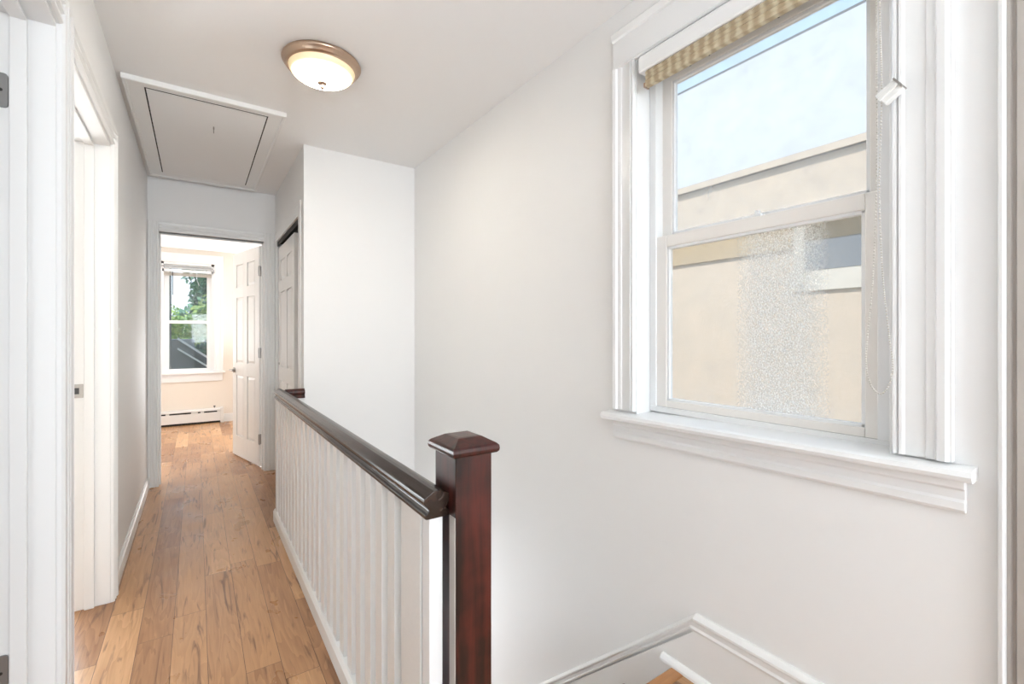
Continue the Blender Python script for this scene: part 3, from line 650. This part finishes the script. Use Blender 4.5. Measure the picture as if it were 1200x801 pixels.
vb = thing('slatted_blind', (-.09, 7.60, 2.0), 'raised white slatted blind under a thin dark rod on the far window', 'window blind')
obj('headrail', bm_((-.375, .192, 7.600, 7.628, 2.05, 2.085)), M['trim2'], vb, .002)
bm = bmesh.new()
for i in range(7): B(bm, -.372, .189, 7.601, 7.626, 1.998+i*.0065, 2.0015+i*.0065)
obj('slat', bm, mat('cream_blind_slats', (.62, .57, .50), .5), vb, label='stack of cream slats')
bm = bmesh.new(); tube(bm, [(-.262, 7.598, 2.05), (-.262, 7.597, 1.74)], .0045, 8); obj('tilt_wand', bm, M['screw'], vb, label='dark tilt wand')
bm = bmesh.new(); tube(bm, [(.005, 7.598, 2.05), (.005, 7.597, 1.95), (.03, 7.597, 1.88)], .002, 6); obj('lift_cord', bm, M['trim'], vb)
cr_ = thing('dark_rod', (-.09, 7.57, 2.105), 'thin dark rod across the top of the far window', 'curtain rod')  # thin dark bar with bent ends across the window top
bm = bmesh.new(); tube(bm, [(-.395, 7.580, 2.075), (-.395, 7.560, 2.10), (-.385, 7.555, 2.113), (-.09, 7.555, 2.117), (.185, 7.555, 2.113), (.195, 7.560, 2.10), (.195, 7.580, 2.075)], .006, 10)
obj('rod', bm, M['steel'], cr_, smooth=True); obj('bracket', bm_((-.405, -.385, 7.570, 7.580, 2.06, 2.085)), M['steel'], cr_); obj('bracket', bm_((.185, .205, 7.570, 7.580, 2.06, 2.085)), M['steel'], cr_)
ht = thing('baseboard_heater', (-.5, 7.56, 0), 'long white baseboard heater with dark slots under the far window', 'baseboard heater')
hx = .300
bm = bmesh.new(); prism(bm, [(7.598, .20), (7.56, .205), (7.545, .195), (7.540, .172), (7.548, .168), (7.548, .150), (7.536, .148), (7.536, .030), (7.598, .030)], -1.4, hx-.02, lambda u, v, a: (a, u, v)); obj('cover', bm, M['heater'], ht)
obj('end_cap', bm_((hx-.025, hx+.012, 7.532, 7.598, .0, .207)), M['heater'], ht, .003)
obj('fin_element', bm_((-1.38, hx-.03, 7.55, 7.59, .005, .032)), M['black'], ht, label='dark gap under the cover')
bm = bmesh.new()
for a, b in ((-.40, -.335), (-.295, -.06), (.015, .045), (.085, .235)): B(bm, a, b, 7.5385, 7.55, .150, .166)
for a, b in ((-1.3, -1.05), (-.95, -.7), (-.62, -.45)): B(bm, a, b, 7.5385, 7.55, .150, .166)
obj('louvre_slot', bm, M['black'], ht, label='dark louvre slots')
bm = bmesh.new(); tube(bm, [(.205, 7.565, .20), (.205, 7.565, .222)], .004, 8); tube(bm, [(.205, 7.565, .220), (.205, 7.565, .234)], .012, 12); obj('bleeder_valve', bm, M['screw'], ht, label='small dark valve knob')

# ------------------------------------------------------------------ outside: neighbour's house on the right
nh = thing('neighbour_house', (5, 2, -3), 'cream stucco house with pale shingled roof filling the view from the stairwell window', 'house')
obj('wall', bm_((4.0, 8.0, -6, 9, -3, 2.6)), M['stucco'], nh)
obj('eave_shadow_band', bm_((3.975, 4.0, 1.80, 9, 1.90, 2.16), (3.975, 4.0, -6, .55, 1.90, 2.16)), M['eave_shadow'], nh)  # tan band paints the eave's shadow on the wall
bm = bmesh.new(); prism(bm, [(3.97, 2.60), (3.96, 2.66), (6.07, 4.87), (6.2, 4.87), (8.3, 2.65), (8.3, 2.6)], -6.3, 9.3, lambda u, v, a: (u, a, v)); obj('roof', bm, M['shingle'], nh)
obj('ridge_cap', bm_((6.055, 6.2, -6.3, 9.3, 4.86, 4.888)), M['roofgrey'], nh)
obj('gutter', bm_((3.955, 4.01, -6.3, 9.3, 2.60, 2.655)), M['stucco'], nh)
nwin = obj('window', bm_((3.96, 4.0, 1.70, 1.78, 1.60, 2.16), (3.96, 4.0, .60, .70, 1.60, 2.16), (3.975, 4.0, .56, 1.82, 1.55, 1.71), (3.96, 4.0, .6, 1.78, 2.14, 2.22)), M['stucco_trim'], nh, .004)
obj('pane', bm_((3.972, 3.999, .70, 1.70, 1.71, 1.94)), M['darkglass'], nwin); obj('shade', bm_((3.968, 3.999, .70, 1.70, 1.94, 2.14)), M['darkshade'], nwin)
# yard beyond the far window
tag(obj('lawn', bm_((-30, 30, -20, 45, -3.2, -3.0)), M['grass']), 'grass ground far below the windows', 'ground', kind='stuff')
gr = thing('garage', (-.4, 14, -3), 'grey neighbouring garage with pale sloping roof edges seen through the far window', 'garage')
obj('wall', bm_((-5, -.05, 14.95, 17, -3, 1.10)), M['garage'], gr)
bm = bmesh.new(); prism(bm, [(-.05, .80), (1.2, -.15), (1.2, -3), (-.05, -3)], 15.0, 17, lambda u, v, a: (u, a, v)); obj('lean_to', bm, M['roofgrey'], gr)
bm = bmesh.new(); prism(bm, [(-.42, 1.10), (-.40, 1.15), (1.2, -.10), (1.2, -.16)], 14.88, 14.95, lambda u, v, a: (u, a, v)); obj('rake_board', bm, M['trim2'], gr)
bm = bmesh.new(); prism(bm, [(-.42, .84), (-.40, .88), (1.2, -.32), (1.2, -.37)], 14.88, 14.95, lambda u, v, a: (u, a, v)); obj('rake_board', bm, M['trim2'], gr)
bh = thing('clapboard_house', (-2, 11, -3), 'dark brown house corner at the left edge of the far window view', 'house')
obj('wall', bm_((-4, -.47, 11, 13, -3, 5)), M['brown'], bh); obj('corner_board', bm_((-.50, -.42, 10.97, 11.05, -3, 5)), M['garage'], bh)
def tree(name, loc, r, n, m, label, hgt, seed, ls_=.16):
    random.seed(seed); t = thing(name, (loc[0], loc[1], -3), label, 'tree')
    bm = bmesh.new(); lathe(bm, [(.22, -3), (.15, -1), (.11, loc[2]-.5), (.02, loc[2]+r*.6)], (loc[0], loc[1], 0), 10)
    obj('trunk', bm, M['bark'], t, smooth=True)
    bm = bmesh.new(); cl_ = []
    for i in range(26):
        v = Vector((random.gauss(0, 1), random.gauss(0, 1), random.gauss(0, 1))).normalized()*r*random.uniform(.35, .95)
        cl_.append((Vector(loc)+Vector((v.x, v.y, v.z*hgt)), r*random.uniform(.25, .45)))
    for i in range(n):
        c, q = random.choice(cl_); v = Vector((random.gauss(0, 1), random.gauss(0, 1), random.gauss(0, 1))).normalized()*q*random.uniform(.7, 1)
        p = c+v; a = Vector((random.gauss(0, 1), random.gauss(0, 1), random.gauss(0, 1))).normalized(); b = a.orthogonal().normalized(); s_ = ls_*random.uniform(.6, 1.2)
        w = a.cross(b)*.1*s_
        f = [bm.verts.new(p+a*s_*x+b*s_*y+w*z_) for x, y, z_ in ((-1, 0, 0), (-.2, .45, 1), (1, 0, 0), (-.2, -.45, 1))]; bm.faces.new(f)
    obj('foliage', bm, m, t)
tree('broadleaf_tree', (1.35, 18.5, 3.3), 1.55, 9000, M['leaf_dark'], 'tall dark green tree on the right of the far window view', 1.1, 3, .13)
tree('garden_shrub', (.80, 13.2, 1.60), .85, 4500, M['leaf_light'], 'bright yellow green bush in front of the dark tree', .9, 5, .08)
tree('garden_shrub', (-.9, 22.5, 1.35), 1.2, 5000, M['leaf_light'], 'low green shrub above the grey garage', .7, 9, .10)
tree('broadleaf_tree', (.9, 25.5, .6), 2.2, 8000, M['leaf_dark'], 'distant dark tree behind the grey garage roof', .8, 11, .2)
